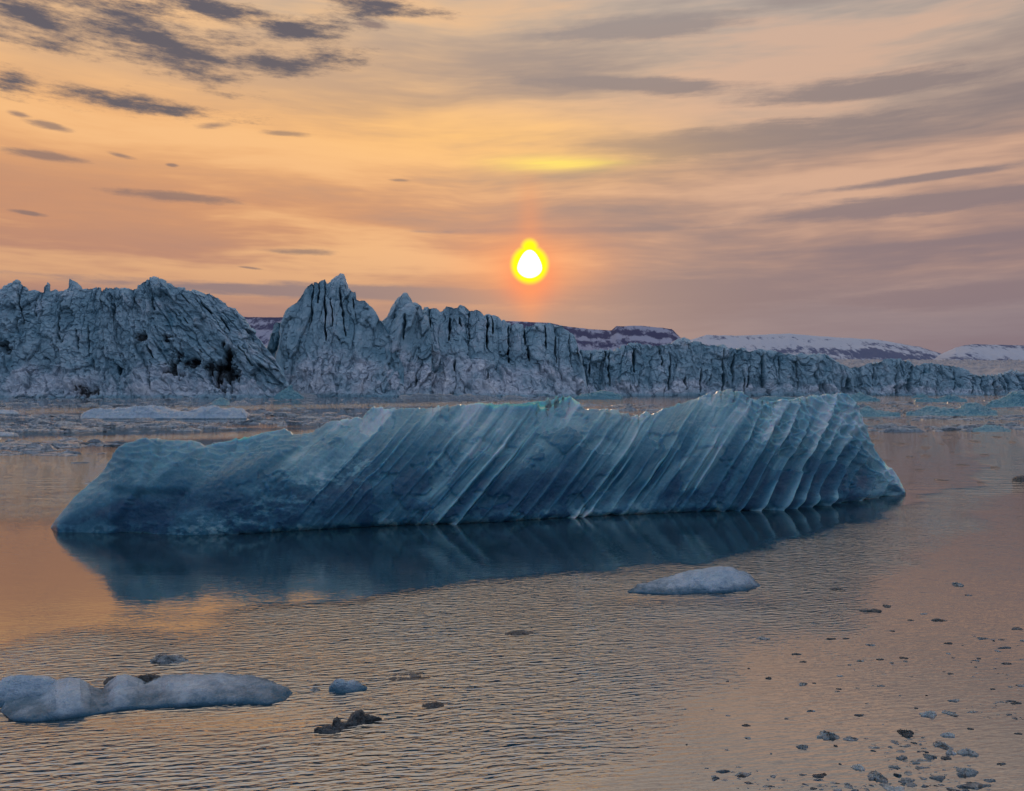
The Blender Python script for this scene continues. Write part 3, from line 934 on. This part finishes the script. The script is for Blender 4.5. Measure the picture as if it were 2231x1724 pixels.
        fr += 0.14 * sm
        return d, {'frost': np.clip(fr, 0, 1)}
    return fn


def build_berg():
    xs = np.linspace(110.5, 1973.5, 1400)
    y = pl(B_TOP, xs)
    ker = np.hanning(25)[1:-1]; ker /= ker.sum()
    ysm = np.convolve(np.pad(y, 11, mode='edge'), ker, 'valid')
    ysm = np.where(xs < 300, y, ysm) * 1.0
    jag = y - ysm + 2.8 * fbm(xs / 9, xs * 0, octaves=4, seed=340) * np.interp(xs, [110, 260, 600, 1974], [0.2, 0.5, 1, 1])
    # torn points along the crest, leaning with the flutes
    ph = (xs / 23.0 + 1.1 * vn(xs / 70, xs * 0, seed=343)) % 1.0
    jag -= 7.0 * ph ** 2.5 * np.clip(vn(xs / 60, xs * 0, seed=344) + 0.35, 0, 1) * np.interp(xs, [600, 800, 1300, 1800, 1900], [0, 0.5, 1, 0.8, 1.2])
    top = list(zip(xs, ysm))
    sb = lambda x: np.interp(x, [110, 250, 450, 900, 1500, 1830, 1974], [0.3, 1.7, 2.6, 3.5, 3.5, 2.8, 0.2])
    th = lambda x: np.interp(x, [110, 250, 450, 900, 1500, 1830, 1974], [0.4, 2.0, 3.2, 3.6, 3.4, 2.6, 0.3])
    P, at = relief_body(xs, top, B_BASE, sb, th, 210, 40, profile=lambda v, x: 0.10 * v + 0.90 * v ** 1.9,
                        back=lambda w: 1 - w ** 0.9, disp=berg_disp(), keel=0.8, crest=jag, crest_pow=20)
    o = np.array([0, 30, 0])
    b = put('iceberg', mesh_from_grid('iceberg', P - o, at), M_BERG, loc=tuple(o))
    tag(b, 'large blue iceberg with slanting flutes, the biggest on the water', 'iceberg')


build_berg()


# ------------------------------------------------------------------ smaller ice seen from the side: outline, waterline, body
def lump_disp(scale, a, seed, ridged=0.0):
    def fn(P, PX, PY, YW, V):
        X, Z, Y = P[..., 0], P[..., 2], P[..., 1]
        d = a * fbm(X / (scale * 1.6), (Z * 1.6 + Y * 0.5) / scale, octaves=5, seed=seed, gain=0.55)
        d += a * 0.5 * (1 - 2 * np.abs(fbm(X / (scale * 1.8) + Z / scale, (Z * 2.2 - Y * 0.8) / scale, octaves=4, seed=seed + 9)))
        f1, f2, h, lx, ly = cells(X / scale * 0.8, (Z * 1.3 + Y * 0.4) / scale * 1.8, seed + 3)
        d += a * ridged * (np.clip(f1, 0, 1) - 0.5)
        d += a * 0.40 * (1 - 2 * np.abs(fbm(X / (scale * 0.30), (Z * 1.5 + Y * 0.6) / (scale * 0.22), octaves=4, seed=seed + 15, gain=0.6)))
        d = d * np.clip(0.3 + V * 4, 0, 1) * (1 - 0.5 * np.exp(-((V - 1) / 0.08) ** 2))
        return d, {}
    return fn


def ice_body(name, top, base, setback, thick, mat, label, category, seed, group=None, n=110, nf=26, nb=14, amp=0.05, scale=0.5, ridged=0.6, jag=1.0, keel=0.15, pp=1.0):
    x0, x1 = top[0][0], top[-1][0]
    xs = np.linspace(x0, x1, n)
    yt = pl(top, xs) + jag * fbm(xs / ((x1 - x0) / 14), xs * 0, octaves=3, seed=seed)
    P, at = relief_body(xs, list(zip(xs, yt)), base, setback, thick, nf, nb, profile=lambda v, x: v ** pp,
                        disp=lump_disp(scale, amp, seed, ridged), keel=keel)
    o = np.array([P[..., 0].mean(), P[..., 1].mean(), 0.0])
    ob = put(name, mesh_from_grid(name, P - o, at, smooth=False), mat, loc=tuple(o))
    return tag(ob, label, category, group)


ice_body('ice_floe', [(3, 1545), (20, 1532), (41, 1522), (77, 1520), (105, 1507), (123, 1486), (148, 1476), (174, 1479), (194, 1497), (204, 1509), (225, 1512), (237, 1494), (255, 1476), (276, 1475),
                      (296, 1484), (317, 1497), (332, 1494), (368, 1481), (408, 1475), (485, 1474), (541, 1479), (587, 1491), (623, 1502), (637, 1509)],
         [(3, 1552), (31, 1571), (77, 1573), (153, 1565), (220, 1555), (281, 1545), (357, 1542), (459, 1537), (510, 1534), (587, 1535), (623, 1525), (637, 1512)],
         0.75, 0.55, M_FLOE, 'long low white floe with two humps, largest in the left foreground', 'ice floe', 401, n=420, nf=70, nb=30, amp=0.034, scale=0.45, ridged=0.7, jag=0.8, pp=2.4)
ice_body('ice_floe', [(-60, 1500), (-20, 1490), (0, 1490), (15, 1479), (46, 1471), (77, 1476), (102, 1479), (140, 1492), (170, 1512), (190, 1522)],
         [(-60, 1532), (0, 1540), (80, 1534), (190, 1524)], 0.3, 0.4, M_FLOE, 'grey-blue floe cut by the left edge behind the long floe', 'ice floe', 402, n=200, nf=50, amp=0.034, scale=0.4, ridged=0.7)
ice_body('ice_floe', [(1367, 1289), (1391, 1277), (1432, 1266), (1483, 1251), (1524, 1241), (1565, 1236), (1595, 1238), (1621, 1251), (1640, 1264), (1657, 1276)],
         [(1367, 1291), (1422, 1295), (1468, 1296), (1524, 1293), (1575, 1292), (1626, 1288), (1657, 1278)], 0.9, 0.8, M_FLOE,
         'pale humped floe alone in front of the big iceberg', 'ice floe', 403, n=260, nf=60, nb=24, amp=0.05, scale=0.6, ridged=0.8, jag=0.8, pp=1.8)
ice_body('ice_chunk', [(225, 1489), (233, 1479), (245, 1474), (258, 1477), (266, 1487)], [(225, 1491), (266, 1490)], 0.1, 0.15, M_DARK, 'brown ice lump behind the low waist of the long floe', 'ice chunk', 411, n=40, amp=0.02, scale=0.12)
ice_body('ice_chunk', [(294, 1483), (305, 1473), (330, 1471), (350, 1474), (358, 1483)], [(294, 1486), (358, 1486)], 0.1, 0.15, M_DARK, 'brown ice lump behind the right hump of the long floe', 'ice chunk', 412, n=44, amp=0.02, scale=0.12)
ice_body('ice_chunk', [(327, 1441), (338, 1436), (345, 1429), (362, 1428), (375, 1431), (388, 1430), (400, 1433), (411, 1438)], [(327, 1443), (350, 1447), (385, 1446), (411, 1440)], 0.12, 0.2, M_CHIP, 'flat dark ice slab adrift above the long floe', 'ice chunk', 413, n=60, amp=0.03, scale=0.15)
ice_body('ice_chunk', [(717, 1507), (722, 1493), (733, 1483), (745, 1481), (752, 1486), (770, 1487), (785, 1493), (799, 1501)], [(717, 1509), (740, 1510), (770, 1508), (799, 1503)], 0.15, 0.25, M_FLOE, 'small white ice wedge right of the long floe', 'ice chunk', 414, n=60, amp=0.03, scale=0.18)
ice_body('ice_chunk', [(845, 1475), (860, 1476), (890, 1474), (915, 1471), (939, 1472)], [(845, 1481), (857, 1484), (900, 1482), (939, 1477)], 0.2, 0.2, M_DARK, 'thin flat ice plate lying right of the white wedge', 'ice chunk', 415, n=50, amp=0.012, scale=0.15)
ice_body('ice_chunk', [(684, 1592), (700, 1587), (722, 1581), (729, 1566), (735, 1561), (741, 1574), (752, 1578), (765, 1566), (776, 1551), (786, 1550), (795, 1560), (812, 1565), (832, 1567)],
         [(684, 1596), (700, 1595), (730, 1597), (755, 1585), (790, 1578), (832, 1569)], 0.14, 0.2, M_DARK, 'jagged dark ice fragment with two points in the foreground', 'ice chunk', 416, n=110, amp=0.035, scale=0.16)
ice_body('ice_chunk', [(919, 1538), (932, 1533), (950, 1532), (967, 1535)], [(919, 1541), (940, 1544), (967, 1540)], 0.1, 0.12, M_DARK, 'small dark ice bit right of the jagged fragment', 'ice chunk', 417, n=36, amp=0.015, scale=0.12)
ice_body('ice_chunk', [(676, 1502), (684, 1499), (697, 1502)], [(676, 1505), (686, 1507), (697, 1504)], 0.06, 0.08, M_CHIP, 'tiny ice bit between the long floe and the white wedge', 'ice chunk', 418, n=24, amp=0.01, scale=0.1)
ice_body('ice_chunk', [(1100, 1382), (1115, 1378), (1140, 1377), (1163, 1381)], [(1100, 1384), (1130, 1385), (1163, 1384)], 0.15, 0.2, M_DARK, 'dark ice sliver alone on the ripples below the iceberg', 'ice chunk', 419, n=40, amp=0.015, scale=0.12)
ice_body('ice_chunk', [(2205, 1046), (2214, 1038), (2228, 1036), (2245, 1044)], [(2205, 1048), (2225, 1050), (2245, 1047)], 0.4, 0.5, M_DARK, 'dark ice chunk at the right edge level with the iceberg', 'ice chunk', 420, n=30, amp=0.05, scale=0.4)

# distant bergs and floes between the big iceberg and the glacier
FAR = [
    ([(1250, 869), (1268, 860), (1290, 856), (1318, 853), (1335, 854), (1347, 861), (1356, 868)], 870, 4, M_TEAL, 'smooth teal berg at the cliff foot left of the twin crests'),
    ([(1637, 873), (1655, 867), (1690, 864), (1715, 866), (1748, 872)], 875, 3, M_TEAL, 'low flat teal berg seen in the dip of the iceberg crest'),
    ([(1748, 866), (1762, 860), (1772, 858), (1783, 865)], 867, 2, M_BRASH, 'small pale berg just above the dip of the iceberg crest'),
    ([(1828, 872), (1832, 855), (1845, 861), (1862, 860), (1875, 853), (1885, 861), (1900, 866), (1918, 873)], 875, 4, M_TEAL, 'craggy teal berg beside the right shoulder of the big iceberg'),
    ([(1985, 866), (2000, 860), (2010, 857), (2022, 864)], 867, 2, M_TEAL, 'little pointed berg behind the long teal berg'),
    ([(1993, 874), (2015, 866), (2045, 868), (2070, 862), (2107, 872)], 876, 3, M_TEAL, 'long low teal berg under the right-hand cliff'),
    ([(2147, 884), (2165, 873), (2190, 866), (2205, 855), (2225, 852), (2245, 858), (2290, 884)], 888, 5, M_TEAL, 'high teal berg cut by the right edge'),
    ([(1974, 902), (1995, 893), (2020, 886), (2050, 891), (2080, 893), (2100, 882), (2125, 879), (2155, 887), (2173, 898)], 906, 4, M_TEAL, 'broad two-humped teal berg right of the big iceberg'),
    ([(1862, 903), (1875, 892), (1890, 884), (1910, 894), (1935, 896), (1962, 903)], 908, 3, M_TEAL, 'ridged teal berg touching the outline of the big iceberg'),
    ([(2118, 937), (2140, 929), (2165, 926), (2185, 931), (2203, 938)], 941, 2, M_TEAL, 'low grey-teal floe near the right edge above the calm water'),
    ([(2040, 932), (2062, 927), (2085, 932)], 936, 1.2, M_BRASH, 'small floe left of the low grey-teal floe'),
    ([(1351, 894), (1362, 889), (1372, 882), (1380, 888), (1390, 894)], 896, 1.6, M_BRASH, 'small pointed white floe in the saddle of the iceberg crest'),
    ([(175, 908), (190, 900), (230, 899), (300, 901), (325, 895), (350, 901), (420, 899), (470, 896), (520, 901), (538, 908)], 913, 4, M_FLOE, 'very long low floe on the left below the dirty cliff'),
    ([(460, 879), (470, 871), (484, 866), (495, 872), (503, 880)], 882, 3, M_TEAL, 'teal berg left of a low pale one on the left'),
    ([(500, 881), (515, 875), (530, 873), (547, 881)], 884, 2.4, M_BRASH, 'low pale berg touching the teal one on the left'),
    ([(596, 865), (612, 853), (628, 843), (634, 838), (638, 848), (648, 857), (662, 866)], 869, 4, M_TEAL, 'sharp triangular berg at the foot of the rounded massif'),
    ([(640, 862), (652, 854), (668, 858), (690, 863)], 867, 3, M_BRASH, 'rubble heap right of the triangular berg'),
    ([(285, 892), (298, 887), (317, 891)], 894, 1.6, M_BRASH, 'small pale floe just above the very long floe'),
    ([(604, 926), (612, 919), (618, 917), (626, 926)], 929, 1.2, M_BRASH, 'small pointed floe above the left crest of the big iceberg'),
    ([(298, 913), (310, 910), (328, 915)], 918, 1.0, M_BRASH, 'pale bit pressed against the near side of the very long floe'),
    ([(120, 906), (138, 901), (151, 906)], 909, 1.4, M_BRASH, 'pale floe at the left tip of the very long floe'),
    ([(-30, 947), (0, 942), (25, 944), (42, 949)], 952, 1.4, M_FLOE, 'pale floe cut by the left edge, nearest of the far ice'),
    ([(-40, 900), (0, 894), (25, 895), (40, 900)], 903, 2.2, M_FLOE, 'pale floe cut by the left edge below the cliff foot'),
    ([(870, 864), (900, 861), (960, 861), (1010, 862), (1060, 862), (1082, 865)], 868, 3, M_BRASH, 'long thin plate along the cliff foot behind the crest'),
    ([(1095, 865), (1110, 861), (1125, 863), (1140, 866)], 868, 2.4, M_BRASH, 'short plate right of the long thin one at the cliff foot'),
    ([(185, 1053), (195, 1050), (203, 1053)], 1056, 0.4, M_BRASH, 'tiny pale bit beside the left nose of the big iceberg'),
]
for k, (top, yb, sb, mat, label) in enumerate(FAR):
    sc = F * CH / (yb - HZ) / F * (top[-1][0] - top[0][0])
    ice_body('small_berg' if mat is M_TEAL else 'ice_floe', top, [(top[0][0], yb), (top[-1][0], yb)], sb, sb * 1.2, mat, label,
             'iceberg' if mat is M_TEAL else 'ice floe', 500 + k, n=70, nf=20, nb=8, amp=sc * 0.035, scale=sc * 0.16, ridged=1.0, jag=1.0, keel=0.4)


# ------------------------------------------------------------------ small fragments on the calm water, right
def fragment_mesh(seed, w, d, h, seg=16, rings=5):
    rng = np.random.RandomState(seed)
    th = np.linspace(0, 2 * math.pi, seg, endpoint=False)
    edge = 1 + 0.30 * np.sin(th * 2 + rng.uniform(0, 6)) * rng.uniform(0.2, 1) + 0.2 * np.sin(th * 3 + rng.uniform(0, 6)) + rng.uniform(-0.28, 0.28, seg)
    verts, faces = [], []
    for r in range(rings):
        t = r / (rings - 1)
        rad = 1 - t * 0.93
        z = h * (1 - rad ** 3.0)
        for i in range(seg):
            zz = -0.05 if r == 0 else z * (0.25 + rng.uniform(0, 1.0)) + 0.003
            verts.append((0.5 * w * edge[i] * rad * math.cos(th[i]), 0.5 * d * edge[i] * rad * math.sin(th[i]), zz))
    for r in range(rings - 1):
        for i in range(seg):
            j = (i + 1) % seg
            faces.append((r * seg + i, r * seg + j, (r + 1) * seg + j, (r + 1) * seg + i))
    faces.append(tuple((rings - 1) * seg + i for i in range(seg)))
    return mesh_from_lists('ice_fragment', verts, faces, smooth=False)


c7 = lambda X, Y: (1115 + X * 0.511, 1200 + Y * 0.511)
LUMPS = [  # larger bits, lower right: column, row, width, height in the 1.96x enlargement, label
    (1350, 790, 120, 45, M_CHIP, 'glassy ice lump, leftmost large piece of the lower right cluster'),
    (1680, 780, 85, 42, M_DARK, 'dark domed ice lump standing alone amid the lower right bits'),
    (1780, 700, 95, 35, M_PALE, 'pale ice lump with a thin tail to its right'),
    (1870, 694, 80, 12, M_CHIP, 'thin ice tail right of the pale lump'),
    (1860, 787, 70, 28, M_PALE, 'pale ice bit right of the dark domed lump'),
    (1240, 838, 65, 22, M_CHIP, 'small flat ice bit below the leftmost glassy lump'),
    (1835, 832, 100, 26, M_CHIP, 'flat grey ice bit below the pale ones'),
    (1870, 862, 55, 30, M_PALE, 'small white ice knob under the flat grey bit'),
    (1945, 862, 95, 42, M_CHIP, 'glassy broken ice piece right of the white knob'),
    (1780, 880, 65, 28, M_CHIP, 'rounded ice bit left of the white knob'),
    (1935, 946, 105, 46, M_CHIP, 'big glassy ice piece, nearest large one at far right'),
    (1480, 926, 75, 28, M_PALE, 'pale ice bit at the head of the long slush slab'),
    (1560, 966, 130, 34, M_CHIP, 'long grey slab of slushy ice near the bottom edge'),
    (1690, 988, 100, 20, M_CHIP, 'flat slush piece right of the long slush slab'),
    (1630, 1019, 100, 22, M_PALE, 'pale ice piece at the bottom edge below the slush slab'),
    (865, 970, 55, 16, M_CHIP, 'small slush patch, leftmost near the bottom edge'),
    (1900, 145, 65, 26, M_CHIP, 'small domed ice bit far right in line with the pale humped floe'),
    (1385, 165, 70, 18, M_DARK, 'dark ice bit just right of the pale humped floe'),
]
for k, (X, Y, w, h, mat, label) in enumerate(LUMPS):
    px, py = c7(X, Y)
    p = wpt(px, py)
    s = p[1] / F * 0.511
    me = fragment_mesh(900 + k, 0.78 * w * s, w * s * 0.7, h * s * 0.28, seg=24, rings=7)
    tag(put('ice_fragment', me, mat, loc=p), label, 'ice fragment')

SPECKS = [(1945, 190, 35), (1600, 237, 65), (1540, 257, 100), (1755, 270, 35), (1700, 297, 35), (1820, 297, 80), (1295, 312, 40), (1625, 343, 25), (2155, 333, 65), (1070, 375, 65), (1363, 376, 48),
          (1425, 375, 35), (2005, 375, 55), (2055, 385, 15), (1860, 395, 45), (1530, 403, 45), (1210, 441, 50), (1245, 474, 35), (1485, 470, 45), (1570, 464, 35), (1670, 458, 45), (1440, 487, 20),
          (1990, 460, 25), (2110, 482, 48), (1400, 535, 30), (1010, 502, 15), (1095, 544, 45), (1240, 569, 60), (1290, 565, 20), (1870, 525, 35), (1575, 577, 40), (1395, 590, 30), (920, 557, 18),
          (1655, 618, 15), (1768, 618, 15), (2050, 590, 25), (1885, 640, 60), (1725, 672, 25), (1480, 702, 50), (1275, 684, 40), (1170, 717, 20), (998, 745, 45), (1445, 803, 80), (1850, 885, 60),
          (975, 962, 40), (1115, 963, 35), (1315, 960, 75), (1285, 1015, 35), (2040, 980, 60), (2090, 910, 50), (1955, 760, 40), (1620, 920, 35), (1400, 910, 20), (1540, 853, 30), (1105, 866, 12),
          (745, 828, 12), (512, 762, 10), (740, 676, 10), (1715, 820, 30), (2150, 650, 60), (2120, 700, 30), (2160, 780, 40), (1380, 833, 25), (1430, 995, 25)]
MARKS = [(1386, 160, 'dark bit beside the humped floe'), (1900, 140, 'small domed bit at the right'), (800, 130, 'pale humped floe'), (1350, 780, 'leftmost glassy lump'),
         (1680, 770, 'dark domed lump'), (1800, 696, 'pale lump with a tail'), (1860, 784, 'pale bit beside the domed lump'), (1840, 850, 'flat grey bit by the knob'),
         (1945, 862, 'glassy broken piece'), (1935, 940, 'big glassy piece at far right'), (1540, 955, 'long slush slab'), (1240, 838, 'flat bit under the glassy lump'), (865, 970, 'leftmost slush patch')]
USED = {}


def sliver_label(X, Y, w, dark, marks, suffix=''):
    """name a sliver by its look and by the nearest thing one can find"""
    mx, my, mn = min(marks, key=lambda m: math.hypot(m[0] - X, 1.4 * (m[1] - Y)))
    dx, dy = X - mx, (Y - my) * 1.4
    side = ('right of' if dx > 0 else 'left of') if abs(dx) > abs(dy) * 1.6 else (('below' if dy > 0 else 'above') if abs(dy) > abs(dx) * 1.6 else ('below right of' if dx > 0 and dy > 0 else 'below left of' if dy > 0 else 'above right of' if dx > 0 else 'above left of'))
    size = 'tiny' if w < 22 else 'short' if w < 42 else 'long'
    base = f"{size} {'dark' if dark else 'grey'} ice sliver {side} the {mn}"
    key = (side, mn)
    USED.setdefault(key, []).append(math.hypot(dx, dy))
    return base, key


todo = []
for k, (X, Y, w) in enumerate(SPECKS):
    px, py = c7(X, Y)
    p = wpt(px, py)
    s = p[1] / F * 0.511
    me = fragment_mesh(1100 + k, w * s, w * s * 0.55, max(0.008, w * s * 0.06), seg=14, rings=4)
    o = put('ice_fragment', me, M_DARK if k % 3 else M_CHIP, loc=p)
    base, key = sliver_label(X, Y, w, bool(k % 3), MARKS)
    todo.append((o, base, key, USED[key][-1]))
    tag(o, base, 'ice fragment', 'ice slivers on the calm water')

c5 = lambda X, Y: (1200 + X * 0.472, 640 + Y * 0.472)
FARSPECKS = [(1500, 678, 80), (1610, 690, 60), (1730, 708, 60), (1825, 660, 50), (1720, 655, 45), (1960, 680, 55), (2060, 660, 45), (2130, 683, 45), (1805, 692, 30), (1480, 655, 50), (1730, 745, 55),
             (1850, 730, 30), (1660, 752, 40), (2000, 742, 40), (1960, 642, 35), (1560, 770, 40), (1900, 790, 60), (2050, 800, 45), (1700, 812, 50), (1800, 860, 60), (1980, 870, 40)]
FARMARKS = [(1500, 640, 'iceberg shoulder'), (1640, 880, 'right tip of the big iceberg'), (2150, 850, 'dark chunk at the right edge'), (2030, 625, 'low grey-teal floe'), (1830, 625, 'floe beside the grey-teal one')]
for k, (X, Y, w) in enumerate(FARSPECKS):
    px, py = c5(X, Y)
    p = wpt(px, py)
    s = p[1] / F * 0.472
    me = fragment_mesh(1300 + k, w * s, w * s * 1.2, max(0.015, w * s * 0.03), seg=12, rings=4)
    o = put('ice_fragment', me, M_DARK, loc=p)
    base, key = sliver_label(X, Y, w, True, FARMARKS)
    todo.append((o, base, key, USED[key][-1]))
    tag(o, base, 'ice fragment', 'ice slivers beside the iceberg')
ORD = ['nearest', 'second nearest', 'third nearest', 'fourth nearest', 'fifth nearest', 'sixth nearest', 'seventh nearest', 'eighth nearest', 'ninth nearest', 'tenth nearest']
for o, base, key, dist in todo:
    d = sorted(USED[key])
    if len(d) > 1:
        o['label'] = base + ', ' + ORD[min(9, d.index(dist))]


# ------------------------------------------------------------------ brash ice: uncountable bits
def scatter(name, pts, sizes, mat, label, seed, flat=0.3):
    rng = np.random.RandomState(seed)
    V, Fc = [], []
    for (x, y), s in zip(pts, sizes):
        n = rng.randint(5, 8)
        th = np.sort(rng.uniform(0, 2 * math.pi, n))
        b = len(V)
        ax = s * rng.uniform(0.7, 2.4)
        ay = s * rng.uniform(0.5, 1.1)
        h = s * flat * rng.uniform(0.3, 1.3)
        for t in th:
            V.append((x + ax * math.cos(t), y + ay * math.sin(t), -0.03))
        for t in th:
            V.append((x + 0.8 * ax * math.cos(t), y + 0.8 * ay * math.sin(t), h * rng.uniform(0.4, 1.0)))
        V.append((x + rng.uniform(-.3, .3) * ax, y + rng.uniform(-.3, .3) * ay, h * rng.uniform(0.9, 1.9)))
        for i in range(n):
            j = (i + 1) % n
            Fc.append((b + i, b + j, b + n + j, b + n + i))
            Fc.append((b + n + i, b + n + j, b + 2 * n))
    me = mesh_from_lists(name, V, Fc)
    return tag(put(name, me, mat), label, 'brash ice', kind='stuff')


rng = np.random.RandomState(77)
pts, sizes = [], []
while len(pts) < 6000:
    n = 4000
    py = rng.uniform(866, 1010, n)
    px = rng.uniform(-80, 2320, n)
    Y = F * CH / (py - HZ); X = (px - CX) / F * Y
    dens = np.where(px < 900, np.interp(py, [866, 940, 985, 1010], [1, 0.9, 0.35, 0.0]), np.interp(py, [866, 915, 935, 950], [0.75, 0.6, 0.25, 0.0]))
    st = fbm(X / 26, Y / 5.5, octaves=4, seed=71) + 0.3 * fbm(X / 120, Y / 40, seed=72)
    lane = np.exp(-((py - (898 - px * 0.018)) / 5.0) ** 2) + np.exp(-((py - (962 - px * 0.028)) / 5.5) ** 2) + (px > 1250) * np.exp(-((py - 872) / 3.5) ** 2)
    keep = (rng.uniform(0, 1, n) < dens * sst(st, -0.05, 0.25) * (1 - np.clip(lane, 0, 1)) * 0.9)
    for a, b, c in zip(X[keep], Y[keep], py[keep]):
        pts.append((a, b)); sizes.append(float(np.clip(rng.gamma(1.6, 0.24), 0.12, 1.6)) * (0.55 + 0.45 * b / 150 if b < 150 else 1.0))
scatter('brash_ice', pts, sizes, M_BRASH, 'band of small broken ice drifting between the iceberg and the glacier', 78)

pts, sizes = [], []
while len(pts) < 420:
    px, py = rng.uniform(1500, 2300), rng.uniform(1380, 1730)
    if rng.uniform() < sst(np.array((px - 1500) / 500 + (py - 1480) / 260), 0.5, 2.0) * 0.5 + 0.03:
        x, y, _ = wpt(px, py)
        if vn(np.array(x / 1.1), np.array(y / 0.8), seed=81) > -0.1:
            pts.append((x, y)); sizes.append(float(rng.gamma(1.5, 0.011)) + 0.006)
scatter('slush', pts, sizes, M_CHIP, 'fine slush crumbs on the calm water at the lower right', 82, flat=0.22)
